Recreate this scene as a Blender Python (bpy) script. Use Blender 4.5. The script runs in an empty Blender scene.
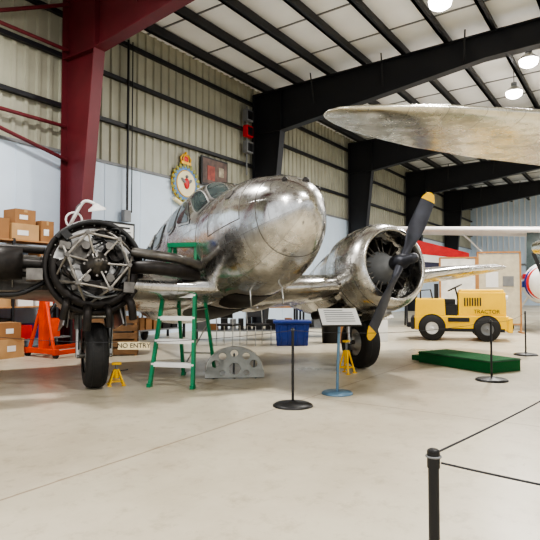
import bpy, bmesh, math, random
from mathutils import Vector, Matrix
RND = random.Random(7)
V = Vector
pi = math.pi

# ------------------------------------------------------------------ materials
def lin(c):
    out = []
    for x in c:
        x = x / 255.0
        out.append(x / 12.92 if x <= 0.04045 else ((x + 0.055) / 1.055) ** 2.4)
    return out + [1.0]

MATS = {}
def mat(name, col=(128, 128, 128), rough=0.5, metal=0.0, var=0.12, scale=6.0, bump=0.0, emit=0.0, spec=0.5, alpha=None):
    if name in MATS:
        return MATS[name]
    m = bpy.data.materials.new(name)
    m.use_nodes = True
    nt = m.node_tree
    b = nt.nodes['Principled BSDF']
    c = lin(col)
    tc = nt.nodes.new('ShaderNodeTexCoord')
    no = nt.nodes.new('ShaderNodeTexNoise')
    no.inputs['Scale'].default_value = scale
    no.inputs['Detail'].default_value = 5
    nt.links.new(tc.outputs['Object'], no.inputs['Vector'])
    rp = nt.nodes.new('ShaderNodeValToRGB')
    rp.color_ramp.elements[0].position = 0.3
    rp.color_ramp.elements[1].position = 0.7
    rp.color_ramp.elements[0].color = [max(0, x * (1 - var)) for x in c[:3]] + [1]
    rp.color_ramp.elements[1].color = [min(1, x * (1 + var)) for x in c[:3]] + [1]
    nt.links.new(no.outputs['Fac'], rp.inputs['Fac'])
    nt.links.new(rp.outputs['Color'], b.inputs['Base Color'])
    b.inputs['Roughness'].default_value = rough
    b.inputs['Metallic'].default_value = metal
    b.inputs['Specular IOR Level'].default_value = spec
    if bump:
        bp = nt.nodes.new('ShaderNodeBump')
        bp.inputs['Strength'].default_value = bump
        bp.inputs['Distance'].default_value = 0.02
        nt.links.new(no.outputs['Fac'], bp.inputs['Height'])
        nt.links.new(bp.outputs['Normal'], b.inputs['Normal'])
    if emit:
        b.inputs['Emission Color'].default_value = c
        b.inputs['Emission Strength'].default_value = emit
    MATS[name] = m
    return m

def metal_panels(name, mode, cy=0.0, cz=1.75, c1=0.58, c2=0.78, rough=(0.13, 0.34), bw=0.75, bh=0.40, tint=(1, 0.992, 0.975), streak=0.35):
    m = bpy.data.materials.new(name)
    m.use_nodes = True
    nt = m.node_tree
    N = nt.nodes.new; L = nt.links.new
    b = nt.nodes['Principled BSDF']
    tc = N('ShaderNodeTexCoord'); sp = N('ShaderNodeSeparateXYZ')
    L(tc.outputs['Object'], sp.inputs[0])
    cb = N('ShaderNodeCombineXYZ')
    L(sp.outputs['X'], cb.inputs['X'])
    if mode == 'round':
        a = N('ShaderNodeMath'); a.operation = 'SUBTRACT'; L(sp.outputs['Y'], a.inputs[0]); a.inputs[1].default_value = cy
        z = N('ShaderNodeMath'); z.operation = 'SUBTRACT'; L(sp.outputs['Z'], z.inputs[0]); z.inputs[1].default_value = cz
        t = N('ShaderNodeMath'); t.operation = 'ARCTAN2'; L(a.outputs[0], t.inputs[0]); L(z.outputs[0], t.inputs[1])
        s = N('ShaderNodeMath'); s.operation = 'MULTIPLY'; L(t.outputs[0], s.inputs[0]); s.inputs[1].default_value = 0.62
        L(s.outputs[0], cb.inputs['Y'])
    else:
        L(sp.outputs['Y'], cb.inputs['Y'])
    br = N('ShaderNodeTexBrick')
    br.inputs['Scale'].default_value = 1.0
    br.inputs['Brick Width'].default_value = bw
    br.inputs['Row Height'].default_value = bh
    br.inputs['Mortar Size'].default_value = 0.0025
    br.inputs['Mortar Smooth'].default_value = 0.4
    br.inputs['Color1'].default_value = [c1 * t for t in tint] + [1]
    br.inputs['Color2'].default_value = [c2 * t for t in tint] + [1]
    br.inputs['Mortar'].default_value = (0.26, 0.26, 0.26, 1)
    L(cb.outputs[0], br.inputs['Vector'])
    no = N('ShaderNodeTexNoise'); no.inputs['Scale'].default_value = 3.4; no.inputs['Detail'].default_value = 8
    no.inputs['Roughness'].default_value = 0.68
    L(tc.outputs['Object'], no.inputs['Vector'])
    mx = N('ShaderNodeMix'); mx.data_type = 'RGBA'; mx.blend_type = 'MULTIPLY'
    mx.inputs['Factor'].default_value = 0.75
    rp = N('ShaderNodeValToRGB')
    rp.color_ramp.elements[0].position = 0.36; rp.color_ramp.elements[0].color = (0.52, 0.51, 0.50, 1)
    rp.color_ramp.elements[1].position = 0.55; rp.color_ramp.elements[1].color = (1, 1, 1, 1)
    L(no.outputs['Fac'], rp.inputs['Fac'])
    L(br.outputs['Color'], mx.inputs['A']); L(rp.outputs['Color'], mx.inputs['B'])
    mp = N('ShaderNodeMapping'); mp.inputs['Scale'].default_value = (9, 1.2, 1.0) if mode == 'round' else (1.2, 9, 1)
    L(cb.outputs[0], mp.inputs['Vector'])
    ns = N('ShaderNodeTexNoise'); ns.inputs['Scale'].default_value = 1.6; ns.inputs['Detail'].default_value = 5
    L(mp.outputs[0], ns.inputs['Vector'])
    rs = N('ShaderNodeValToRGB')
    rs.color_ramp.elements[0].position = 0.30; rs.color_ramp.elements[0].color = (0.55, 0.54, 0.52, 1)
    rs.color_ramp.elements[1].position = 0.48; rs.color_ramp.elements[1].color = (1, 1, 1, 1)
    L(ns.outputs['Fac'], rs.inputs['Fac'])
    m2 = N('ShaderNodeMix'); m2.data_type = 'RGBA'; m2.blend_type = 'MULTIPLY'; m2.inputs['Factor'].default_value = streak
    L(mx.outputs['Result'], m2.inputs['A']); L(rs.outputs['Color'], m2.inputs['B'])
    L(m2.outputs['Result'], b.inputs['Base Color'])
    mr = N('ShaderNodeMapRange')
    mr.inputs['From Min'].default_value = 0.38; mr.inputs['From Max'].default_value = 0.62
    mr.inputs['To Min'].default_value = rough[1]; mr.inputs['To Max'].default_value = rough[0]
    L(no.outputs['Fac'], mr.inputs['Value']); L(mr.outputs[0], b.inputs['Roughness'])
    b.inputs['Metallic'].default_value = 1.0
    n2 = N('ShaderNodeTexNoise'); n2.inputs['Scale'].default_value = 2.6; n2.inputs['Detail'].default_value = 1.5
    L(tc.outputs['Object'], n2.inputs['Vector'])
    b1 = N('ShaderNodeBump'); b1.inputs['Strength'].default_value = 0.35; b1.inputs['Distance'].default_value = 0.045
    L(n2.outputs['Fac'], b1.inputs['Height'])
    b2 = N('ShaderNodeBump'); b2.inputs['Strength'].default_value = 0.3; b2.inputs['Distance'].default_value = 0.003; b2.invert = True
    L(br.outputs['Fac'], b2.inputs['Height']); L(b1.outputs['Normal'], b2.inputs['Normal'])
    L(b2.outputs['Normal'], b.inputs['Normal'])
    return m

def floor_mat():
    m = bpy.data.materials.new('polished_concrete'); m.use_nodes = True
    nt = m.node_tree; N = nt.nodes.new; L = nt.links.new
    b = nt.nodes['Principled BSDF']
    tc = N('ShaderNodeTexCoord'); sp = N('ShaderNodeSeparateXYZ'); L(tc.outputs['Object'], sp.inputs[0])
    n1 = N('ShaderNodeTexNoise'); n1.inputs['Scale'].default_value = 0.5; n1.inputs['Detail'].default_value = 9; n1.inputs['Roughness'].default_value = 0.62
    L(tc.outputs['Object'], n1.inputs['Vector'])
    r1 = N('ShaderNodeValToRGB')
    r1.color_ramp.elements[0].position = 0.34; r1.color_ramp.elements[0].color = lin((178, 167, 145))
    r1.color_ramp.elements[1].position = 0.62; r1.color_ramp.elements[1].color = lin((204, 195, 174))
    L(n1.outputs['Fac'], r1.inputs['Fac'])
    n2 = N('ShaderNodeTexNoise'); n2.inputs['Scale'].default_value = 5; n2.inputs['Detail'].default_value = 10; n2.inputs['Roughness'].default_value = 0.75
    L(tc.outputs['Object'], n2.inputs['Vector'])
    r2 = N('ShaderNodeValToRGB')
    r2.color_ramp.elements[0].position = 0.30; r2.color_ramp.elements[0].color = (0.60, 0.56, 0.50, 1)
    r2.color_ramp.elements[1].position = 0.48; r2.color_ramp.elements[1].color = (1, 1, 1, 1)
    L(n2.outputs['Fac'], r2.inputs['Fac'])
    mx = N('ShaderNodeMix'); mx.data_type = 'RGBA'; mx.blend_type = 'MULTIPLY'; mx.inputs['Factor'].default_value = 0.7
    L(r1.outputs['Color'], mx.inputs['A']); L(r2.outputs['Color'], mx.inputs['B'])
    def joint(sock, off, period):
        wob = N('ShaderNodeMath'); wob.operation = 'MULTIPLY_ADD'
        L(n2.outputs['Fac'], wob.inputs[0]); wob.inputs[1].default_value = 0.03; L(sock, wob.inputs[2])
        a = N('ShaderNodeMath'); a.operation = 'ADD'; L(wob.outputs[0], a.inputs[0]); a.inputs[1].default_value = off
        p = N('ShaderNodeMath'); p.operation = 'PINGPONG'; L(a.outputs[0], p.inputs[0]); p.inputs[1].default_value = period / 2
        q = N('ShaderNodeMath'); q.operation = 'LESS_THAN'; L(p.outputs[0], q.inputs[0]); q.inputs[1].default_value = 0.010
        return q.outputs[0]
    j1 = joint(sp.outputs['Y'], 8.07, 7.62)
    j2 = joint(sp.outputs['X'], 2.0, 7.62)
    mxx = N('ShaderNodeMath'); mxx.operation = 'MAXIMUM'; L(j1, mxx.inputs[0]); L(j2, mxx.inputs[1])
    sc = N('ShaderNodeMath'); sc.operation = 'MULTIPLY'; L(mxx.outputs[0], sc.inputs[0]); sc.inputs[1].default_value = 0.6
    m3 = N('ShaderNodeMix'); m3.data_type = 'RGBA'; L(sc.outputs[0], m3.inputs['Factor'])
    L(mx.outputs['Result'], m3.inputs['A']); m3.inputs['B'].default_value = lin((120, 92, 66))
    L(m3.outputs['Result'], b.inputs['Base Color'])
    mr = N('ShaderNodeMapRange'); mr.inputs['From Min'].default_value = 0.3; mr.inputs['From Max'].default_value = 0.7
    mr.inputs['To Min'].default_value = 0.46; mr.inputs['To Max'].default_value = 0.26
    L(n1.outputs['Fac'], mr.inputs['Value']); L(mr.outputs[0], b.inputs['Roughness'])
    b.inputs['Specular IOR Level'].default_value = 0.45
    return m

# ------------------------------------------------------------------ mesh builder
class MB:
    def __init__(s):
        s.v = []; s.f = []; s.mi = []; s.sm = []; s.mats = []
        s.M = Matrix.Identity(4)
    def add(s, vs, fs, m, smooth=False):
        if m not in s.mats: s.mats.append(m)
        k = s.mats.index(m); o = len(s.v)
        s.v += [s.M @ V(p) for p in vs]
        for f in fs:
            s.f.append([i + o for i in f]); s.mi.append(k); s.sm.append(smooth)
    def box(s, c, size, m, rot=None, taper=None):
        x, y, z = [q / 2 for q in size]
        t = taper if taper else (1, 1)
        vs = [V((-x, -y, -z)), V((x, -y, -z)), V((x, y, -z)), V((-x, y, -z)),
              V((-x * t[0], -y * t[1], z)), V((x * t[0], -y * t[1], z)), V((x * t[0], y * t[1], z)), V((-x * t[0], y * t[1], z))]
        if rot is not None: vs = [rot @ p for p in vs]
        vs = [p + V(c) for p in vs]
        s.add(vs, [(0, 3, 2, 1), (4, 5, 6, 7), (0, 1, 5, 4), (1, 2, 6, 5), (2, 3, 7, 6), (3, 0, 4, 7)], m)
    def bb(s, x0, x1, y0, y1, z0, z1, m):
        s.box(((x0 + x1) / 2, (y0 + y1) / 2, (z0 + z1) / 2), (abs(x1 - x0), abs(y1 - y0), abs(z1 - z0)), m)
    def loft(s, rings, m, cap0=True, cap1=True, smooth=True, close=True):
        n = len(rings[0]); vs = [p for r in rings for p in r]; fs = []
        for i in range(len(rings) - 1):
            for j in range(n if close else n - 1):
                a = i * n + j; b2 = i * n + (j + 1) % n
                fs.append((a, b2, b2 + n, a + n))
        s.add(vs, fs, m, smooth)
        if cap0: s.add(rings[0], [tuple(reversed(range(n)))], m)
        if cap1: s.add(rings[-1], [tuple(range(n))], m)
    def frame(s, ax):
        ax = V(ax).normalized()
        u = ax.orthogonal().normalized() if abs(ax.z) > 0.9 else V((0, 0, 1)).cross(ax).normalized()
        w = ax.cross(u).normalized()
        return ax, u, w
    def cyl(s, p0, p1, r0, m, r1=None, seg=14, caps=True, smooth=True):
        p0 = V(p0); p1 = V(p1); r1 = r0 if r1 is None else r1
        ax, u, w = s.frame(p1 - p0)
        ring = lambda p, r: [p + (u * math.cos(2 * pi * i / seg) + w * math.sin(2 * pi * i / seg)) * r for i in range(seg)]
        s.loft([ring(p0, r0), ring(p1, r1)], m, caps, caps, smooth)
    def tube(s, pts, r, m, seg=8, caps=True):
        pts = [V(p) for p in pts]; rings = []
        u = None
        for i, p in enumerate(pts):
            t = (pts[min(i + 1, len(pts) - 1)] - pts[max(i - 1, 0)]).normalized()
            if u is None: u = t.orthogonal().normalized()
            u = (u - t * u.dot(t)).normalized(); w = t.cross(u)
            rr = r[i] if isinstance(r, (list, tuple)) else r
            rings.append([p + (u * math.cos(2 * pi * k / seg) + w * math.sin(2 * pi * k / seg)) * rr for k in range(seg)])
        s.loft(rings, m, caps, caps)
    def hose(s, pts, r, m, seg=8):
        P = [V(p) for p in pts]; out = []
        for i in range(len(P) - 1):
            p0 = P[max(i - 1, 0)]; p1 = P[i]; p2 = P[i + 1]; p3 = P[min(i + 2, len(P) - 1)]
            for k in range(6):
                t = k / 6
                out.append(0.5 * ((2 * p1) + (-p0 + p2) * t + (2 * p0 - 5 * p1 + 4 * p2 - p3) * t * t + (-p0 + 3 * p1 - 3 * p2 + p3) * t ** 3))
        out.append(P[-1]); s.tube(out, r, m, seg)
    def lathe(s, o, ax, prof, m, seg=32, smooth=True, cap=False):
        o = V(o); ax, u, w = s.frame(ax)
        rings = [[o + ax * d + (u * math.cos(2 * pi * i / seg) + w * math.sin(2 * pi * i / seg)) * r for i in range(seg)] for d, r in prof]
        s.loft(rings, m, cap, cap, smooth)
    def sph(s, c, r, m, sc=(1, 1, 1), seg=16, rot=None):
        rings = []
        for i in range(seg // 2 + 1):
            t = pi * i / (seg // 2)
            t = min(max(t, 0.02), pi - 0.02)
            ring = []
            for j in range(seg):
                a = 2 * pi * j / seg
                p = V((math.sin(t) * math.cos(a) * sc[0], math.sin(t) * math.sin(a) * sc[1], -math.cos(t) * sc[2])) * r
                if rot is not None: p = rot @ p
                ring.append(p + V(c))
            rings.append(ring)
        s.loft(rings, m)
    def torus(s, c, ax, R, r, m, seg=32, s2=10, a0=0, a1=2 * pi):
        c = V(c); ax, u, w = s.frame(ax)
        full = abs(a1 - a0 - 2 * pi) < 1e-6
        rings = []
        for i in range(seg + 1):
            a = a0 + (a1 - a0) * i / seg
            d = u * math.cos(a) + w * math.sin(a)
            rings.append([c + d * (R + r * math.cos(2 * pi * k / s2)) + ax * r * math.sin(2 * pi * k / s2) for k in range(s2)])
        s.loft(rings, m, not full, not full)
    def prism(s, pts2, fn, t, m):
        n = len(pts2)
        a = [fn(x, y, -t / 2) for x, y in pts2]; b = [fn(x, y, t / 2) for x, y in pts2]
        s.add(a + b, [tuple(reversed(range(n))), tuple(range(n, 2 * n))] + [(i, (i + 1) % n, (i + 1) % n + n, i + n) for i in range(n)], m)
    def build(s, name, parent=None, M=None, bevel=0.0, recalc=True):
        me = bpy.data.meshes.new(name)
        me.from_pydata([tuple(p) for p in s.v], [], s.f)
        for m in s.mats: me.materials.append(m)
        for p, k, sm in zip(me.polygons, s.mi, s.sm):
            p.material_index = k; p.use_smooth = sm
        if recalc:
            bm = bmesh.new(); bm.from_mesh(me); bmesh.ops.recalc_face_normals(bm, faces=bm.faces); bm.to_mesh(me); bm.free()
        me.update()
        o = bpy.data.objects.new(name, me)
        bpy.context.scene.collection.objects.link(o)
        if parent: o.parent = parent
        if M is not None: o.matrix_basis = M
        if bevel:
            bv = o.modifiers.new('bevel', 'BEVEL'); bv.width = bevel; bv.segments = 2; bv.limit_method = 'ANGLE'; bv.angle_limit = math.radians(50)
        return o

def empty(name, M=None):
    e = bpy.data.objects.new(name, None); bpy.context.scene.collection.objects.link(e)
    e.empty_display_size = 0.3
    if M is not None: e.matrix_basis = M
    return e
def T(x, y, z=0): return Matrix.Translation((x, y, z))
def Rz(d): return Matrix.Rotation(math.radians(d), 4, 'Z')
def Ry(d): return Matrix.Rotation(math.radians(d), 4, 'Y')
def Rx(d): return Matrix.Rotation(math.radians(d), 4, 'X')
def R3(ax, d): return Matrix.Rotation(math.radians(d), 3, ax)
def text(name, body, size, m, parent, M, extrude=0.002):
    cu = bpy.data.curves.new(name, 'FONT'); cu.body = body; cu.size = size; cu.extrude = extrude
    cu.align_x = 'CENTER'; cu.align_y = 'CENTER'; cu.materials.append(m)
    o = bpy.data.objects.new(name, cu); bpy.context.scene.collection.objects.link(o)
    o.parent = parent; o.matrix_basis = M
    return o

M_black = mat('black_paint', (20, 20, 22), 0.45)
M_rubber = mat('tyre_rubber', (28, 27, 27), 0.7, bump=0.2, scale=30)
M_steelb = mat('black_steel', (24, 25, 30), 0.5)
M_red = mat('red_oxide_steel', (96, 28, 36), 0.5, var=0.15, scale=2)
M_alu = mat('dull_aluminium', (190, 190, 188), 0.36, 0.9, var=0.12, scale=8)
M_alud = mat('dark_aluminium', (105, 102, 98), 0.42, 0.85, var=0.3, scale=9)
M_chrome = mat('bright_tube', (176, 172, 166), 0.35, 0.6, var=.25, scale=12)
M_mtube = mat('mount_tube', (150, 145, 138), 0.4, 0.6, var=.45, scale=10)
M_dark = mat('dark_engine', (36, 32, 30), 0.5, 0.4, var=0.4, scale=15)
M_grey = mat('grey_paint', (120, 122, 124), 0.5)
M_white = mat('white_paint', (232, 232, 230), 0.5, var=0.04)
M_yel = mat('yellow_paint', (250, 196, 0), 0.4, var=0.06)
M_green = mat('green_fiberglass', (4, 122, 80), 0.4, var=0.08)
M_gcarp = mat('green_carpet', (8, 86, 40), 0.95, var=0.3, scale=60, bump=0.4)
M_card = mat('cardboard', (150, 108, 68), 0.85, var=0.1, scale=4)
M_card2 = mat('cardboard_light', (184, 146, 100), 0.85, var=0.1, scale=4)
M_orange = mat('orange_paint', (222, 66, 16), 0.45)
M_blue = mat('blue_plastic', (12, 42, 118), 0.4)
M_glass = mat('window_glass', (62, 72, 72), 0.07, 0.0, var=0.5, scale=2, spec=1.0)
M_rope = mat('grey_rope', (48, 48, 52), 0.8)
M_gold = mat('gold_paint', (206, 160, 50), 0.4, 0.3)
M_wood = mat('plywood', (170, 124, 78), 0.7, var=0.15, scale=3)
M_redp = mat('bright_red_paint', (196, 24, 28), 0.4)

# ------------------------------------------------------------------ room
W0 = (-9.35, 6.35)
MR = T(W0[0], W0[1]) @ Rz(90 - 34.2)      # local x = along wall, local -y = into room
FR = [a - 0.85 for a in (1.01 - 7.62, 1.01, 8.63, 16.25, 23.87, 31.5, 39.1)]
A0, A1, BW = -9.0, 46.0, 26.0
EAVE = 8.1
SL = 0.02
def topz(b): return EAVE + SL * min(b, 2 * 13 - b if b > 13 else b)

mb = MB(); mb.bb(A0 - 6, A1 + 0.2, -BW - 8, 0.3, -0.2, 0, floor_mat()); mb.build('floor', M=MR)

M_liner = mat('pale_blue_liner', (206, 222, 238), 0.5, var=0.04, scale=1.5)
M_corr = mat('beige_corrugated_steel', (158, 157, 140), 0.5, var=0.16, scale=0.9)
M_ceil = mat('white_roof_liner', (232, 234, 234), 0.6, var=0.06, scale=0.8)
WAIN = 4.5
mb = MB()
mb.bb(A0, A1, 0, 0.25, 0, EAVE + 0.35, M_grey)
mb.bb(A0, A1, -0.06, 0.0, 0, WAIN, M_liner)
a = A0
while a < A1:
    mb.bb(a, a + 0.03, -0.072, -0.06, 0, WAIN, M_liner); a += 1.2
mb.bb(A0, A1, -0.10, 0.0, WAIN, WAIN + 0.07, M_grey)
pts = []; a = A0
while a < A1:
    pts += [(a, -0.02), (a + 0.16, -0.02), (a + 0.19, -0.07), (a + 0.27, -0.07)]; a += 0.3
vs = [(p[0], p[1], WAIN + 0.07) for p in pts] + [(p[0], p[1], EAVE + 0.35) for p in pts]
n = len(pts)
mb.add(vs, [(i, i + 1, n + i + 1, n + i) for i in range(n - 1)], M_corr)
for z in (5.55, 6.75, 7.75):
    mb.bb(A0, A1, -0.19, -0.07, z, z + 0.10, M_steelb)
mb.build('wall_left', M=MR, recalc=False)

mb = MB()
mb.bb(A1, A1 + 0.25, -BW, 0.25, 0, EAVE + 1.2, M_liner)
b = 0.5
while b < BW:
    mb.bb(A1 - 0.05, A1, -b - 0.1, -b, 3.2, EAVE + 1.0, M_ceil); b += 0.4
mb.bb(A1 - 0.08, A1, -BW, 0, 3.1, 3.25, M_grey)
mb.build('wall_back', M=MR)

mb = MB()
for (b0, b1) in ((0, 13), (13, 26)):
    z0 = topz(b0) + 0.34; z1 = topz(b1) + 0.34
    mb.add([(A0, -b0, z0), (A1, -b0, z0), (A1, -b1, z1), (A0, -b1, z1),
            (A0, -b0, z0 + .15), (A1, -b0, z0 + .15), (A1, -b1, z1 + .15), (A0, -b1, z1 + .15)],
           [(0, 1, 2, 3), (4, 7, 6, 5), (0, 4, 5, 1), (2, 6, 7, 3), (1, 5, 6, 2), (0, 3, 7, 4)], M_ceil)
a = A0 + 0.4
while a < A1:
    for (b0, b1) in ((0, 13), (13, 26)):
        z0 = topz(b0) + 0.31; z1 = topz(b1) + 0.31
        mb.add([(a, -b0, z0), (a + .04, -b0, z0), (a + .04, -b1, z1), (a, -b1, z1),
                (a, -b0, z0 + .05), (a + .04, -b0, z0 + .05), (a + .04, -b1, z1 + .05), (a, -b1, z1 + .05)],
               [(0, 1, 2, 3), (0, 4, 5, 1), (2, 6, 7, 3), (1, 5, 6, 2), (0, 3, 7, 4)], M_grey)
    a += 1.9
mb.build('ceiling', M=MR)

mb = MB()
b = 0.7
while b < BW:
    z = topz(b)
    mb.bb(A0, A1, -b - 0.04, -b + 0.04, z, z + 0.28, M_steelb)
    mb.bb(A0, A1, -b - 0.11, -b + 0.04, z, z + 0.03, M_steelb)
    b += 1.25
mb.build('roof_purlins', M=MR)

def steel_frame(a, m, name):
    mb = MB()
    fn = lambda b, z, d: V((a + d, -b, z))
    web = [(0.2, 0), (0.2, EAVE), (13, topz(13)), (13, topz(13) - 0.62), (8, topz(8) - 0.68), (1.35, 6.7), (0.62, 0)]
    mb.prism(web, fn, 0.014, m)
    def flange(p, q, w=0.3, t=0.03):
        p = V((0, -p[0], p[1])); q = V((0, -q[0], q[1]))
        d = (q - p); nrm = V((0, -d.z, d.y)).normalized() * t / 2
        vs = []
        for e in (p, q):
            for sx in (-w / 2, w / 2):
                for sg in (-1, 1):
                    vs.append(V((a + sx, 0, 0)) + e + nrm * sg)
        mb.add(vs, [(0, 1, 3, 2), (4, 6, 7, 5), (0, 2, 6, 4), (1, 5, 7, 3), (0, 4, 5, 1), (2, 3, 7, 6)], m)
    flange((0.2, 0), (0.2, EAVE)); flange((0.2, EAVE), (13, topz(13)))
    flange((0.62, 0), (1.35, 6.7)); flange((1.35, 6.7), (8, topz(8) - .68)); flange((8, topz(8) - .68), (13, topz(13) - .62))
    flange((0.2, 6.7), (1.35, 6.7), 0.28, .025); flange((1.35, 6.7), (1.35, topz(1.35)), 0.28, .025)
    flange((0.2, 0.02), (0.62, 0.02), 0.34, .03)
    w2 = [(13, topz(13)), (25.8, EAVE), (25.8, 0), (25.4, 0), (24.8, 6.75), (18, topz(18) - .6), (13, topz(13) - .62)]
    mb.prism(w2, fn, 0.014, m)
    flange((13, topz(13)), (25.8, EAVE)); flange((25.8, 0), (25.8, EAVE)); flange((25.4, 0), (24.8, 6.75))
    flange((24.8, 6.75), (18, topz(18) - .6)); flange((18, topz(18) - .6), (13, topz(13) - .62))
    for b in (2.6, 5.0, 7.4, 9.8):
        for sg in (-1, 1):
            mb.cyl((a, -b, topz(b) - 0.75), (a + sg * 0.6, -b - 0.2, topz(b) + 0.02), 0.022, m, seg=6)
    return mb.build(name, M=MR)
for i, a in enumerate(FR):
    steel_frame(a, M_red if i <= 2 else M_steelb, 'steel_portal_frame')

mb = MB()
for (p, q) in (((0.5, -0.24, 6.0), (7.7, -0.3, 4.3)), ((0.5, -0.24, 4.3), (7.7, -0.3, 8.0)), ((0.5, -.24, 5.1), (7.7, -.24, 5.1)), ((.5, -.3, 6.9), (7.7, -.3, 6.9))):
    mb.cyl(p, q, 0.045, M_red, seg=8)
mb.build('wall_bracing', M=MR)

mb = MB()
mb.cyl((9.6, -0.23, 3.3), (9.6, -0.23, 7.9), 0.03, M_black, seg=8)
mb.cyl((9.75, -0.23, 3.3), (9.75, -0.23, 7.9), 0.015, M_black, seg=8)
mb.box((9.6, -0.20, 3.2), (0.22, 0.12, 0.3), M_grey)
mb.build('electrical_conduit', M=MR)
mb = MB()
for z, c in ((6.15, M_grey), (6.7, M_redp), (7.25, M_grey)):
    mb.box((14.85, -0.30, z), (0.36, 0.18, 0.40), c); mb.box((14.85, -0.40, z), (0.26, 0.03, 0.28), M_black)
mb.cyl((14.85, -0.24, 5.2), (14.85, -0.24, 7.6), 0.03, M_grey, seg=8)
mb.build('electrical_box', M=MR, bevel=0.01)

# ------------------------------------------------------------------ lamps
M_lamp = mat('lamp_lens', (255, 253, 248), 0.4, emit=26.0, var=0)
def high_bay(a, b, power=500):
    e = empty('high_bay_lamp', MR @ T(a, -b, 0))
    z = topz(b) - 0.55
    mb = MB()
    mb.cyl((0, 0, z + 0.25), (0, 0, topz(b) + 0.3), 0.012, M_black, seg=6)
    mb.cyl((0, 0, z + 0.1), (0, 0, z + 0.3), 0.09, M_grey)
    mb.lathe((0, 0, z - 0.0), (0, 0, 1), [(0, .26), (0.05, .24), (0.12, .16), (.18, .09)], M_alu, seg=20)
    mb.lathe((0, 0, z - .20), (0, 0, 1), [(0, .02), (0.01, .14), (.07, .23), (.18, .255)], M_lamp, seg=20, cap=True)
    mb.build('shade', e)
    ld = bpy.data.lights.new('bulb', 'AREA'); ld.shape = 'DISK'; ld.size = 0.7; ld.energy = power; ld.color = (1.0, 0.97, 0.92)
    lo = bpy.data.objects.new('bulb', ld); bpy.context.scene.collection.objects.link(lo)
    lo.parent = e; lo.matrix_basis = T(0, 0, z - 0.24)
for a, b in ((4, 3.5), (3, 13), (11.9, 7.8), (16.5, 8.9), (18.9, 8.1), (21, 14), (27, 12), (31, 13), (38, 9), (-4, 8), (-4, 17), (12, 18)):
    high_bay(a, b)

# wall crest
e = empty('squadron_crest', MR @ T(11.9, -0.14, 4.55))
mb = MB()
M_cblue = mat('crest_blue', (86, 130, 178), 0.5); M_cream = mat('crest_cream', (236, 226, 186), 0.5, var=.04)
mb.cyl((0, 0.04, -0.12), (0, 0.0, -0.12), 0.56, M_gold, seg=40)
mb.cyl((0, 0, -0.12), (0, -0.03, -0.12), 0.52, M_cblue, seg=40)
mb.cyl((0, -0.03, -0.12), (0, -0.05, -0.12), 0.38, M_cream, seg=40)
mb.torus((0, -0.03, -0.12), (0, 1, 0), 0.39, 0.02, M_gold)
for i in range(22):
    t = 2 * pi * i / 22
    mb.sph((math.cos(t) * .55, -.03, -.12 + math.sin(t) * .55), .09, mat('wreath_green', (150, 150, 84), .6), sc=(1, .3, .6), seg=8, rot=R3('Y', -math.degrees(t)))
mb.sph((0, -0.07, -0.12), .12, M_redp, sc=(1, .25, 1.4), seg=10)
for sx in (-1, 1):
    mb.sph((sx * .13, -0.07, -0.05), .13, M_grey, sc=(1, .2, .4), seg=10, rot=R3('Y', -sx * 35))
mb.sph((0, -.07, .09), .05, M_grey, seg=8)
mb.box((0, -0.02, .50), (.42, .06, .08), M_gold)
for i in range(5):
    x = -.18 + i * .09
    mb.tube([(x, -.02, .54), (x * 1.25, -.02, .64), (x * .5, -.02, .76)], .025, M_gold, 6)
mb.sph((0, -.02, .80), .05, M_gold, seg=8); mb.sph((0, -.01, .62), .15, M_redp, sc=(1, .3, .8), seg=10)
mb.tube([(-.5, -.02, -.62), (-.25, -.05, -.74), (0, -.05, -.77), (.25, -.05, -.74), (.5, -.02, -.62)], .06, M_cream, 8)
mb.build('shield', e)
e = empty('framed_poster', MR @ T(13.25, -0.14, 5.0))
mb = MB()
mb.box((0, 0, 0), (1.3, .05, 0.90), M_black)
mb.box((0, -.03, 0), (1.18, .01, 0.78), mat('poster_art', (92, 72, 64), .5, var=.7, scale=3))
mb.box((-.2, -.04, -.05), (.35, .01, .45), mat('poster_figure', (140, 62, 50), .5, var=.5, scale=6))
mb.box((.3, -.04, .05), (.25, .01, .3), mat('poster_figure_b', (150, 140, 120), .5, var=.5, scale=6))
mb.build('print', e)
e = empty('wall_sign', MR @ T(9.45, -0.14, 2.8))
mb = MB(); mb.box((0, 0, 0), (.95, .05, .44), M_black); mb.box((0, -.03, 0), (.84, .01, .33), M_white)
mb.box((0, -.038, .08), (.6, .006, .05), M_black); mb.box((0, -.038, -.03), (.65, .006, .03), M_grey); mb.box((0, -.038, -.1), (.5, .006, .03), M_grey)
mb.build('board', e)

# ------------------------------------------------------------------ twin engine airplane
TH = 25.0; AL = 9.0
AIR = empty('twin_engine_airplane', T(-0.50, 7.92) @ Rz(-(90 - TH)))
FM = Ry(-AL)
YR = 2.14; YL = -2.03
M_fus = metal_panels('polished_skin_fuselage', 'round', 0, 1.85)
M_wing = metal_panels('polished_skin_wing', 'flat', bw=.6, bh=.5)
M_nacR = metal_panels('polished_skin_nacelle_a', 'round', YR, 1.47, c1=.66, c2=.80, bw=.5, bh=.6)
M_nacL = metal_panels('polished_skin_nacelle_b', 'round', YL, 1.47, c1=.35, c2=.5, bw=.5, bh=.5, rough=(.3, .5))

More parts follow.
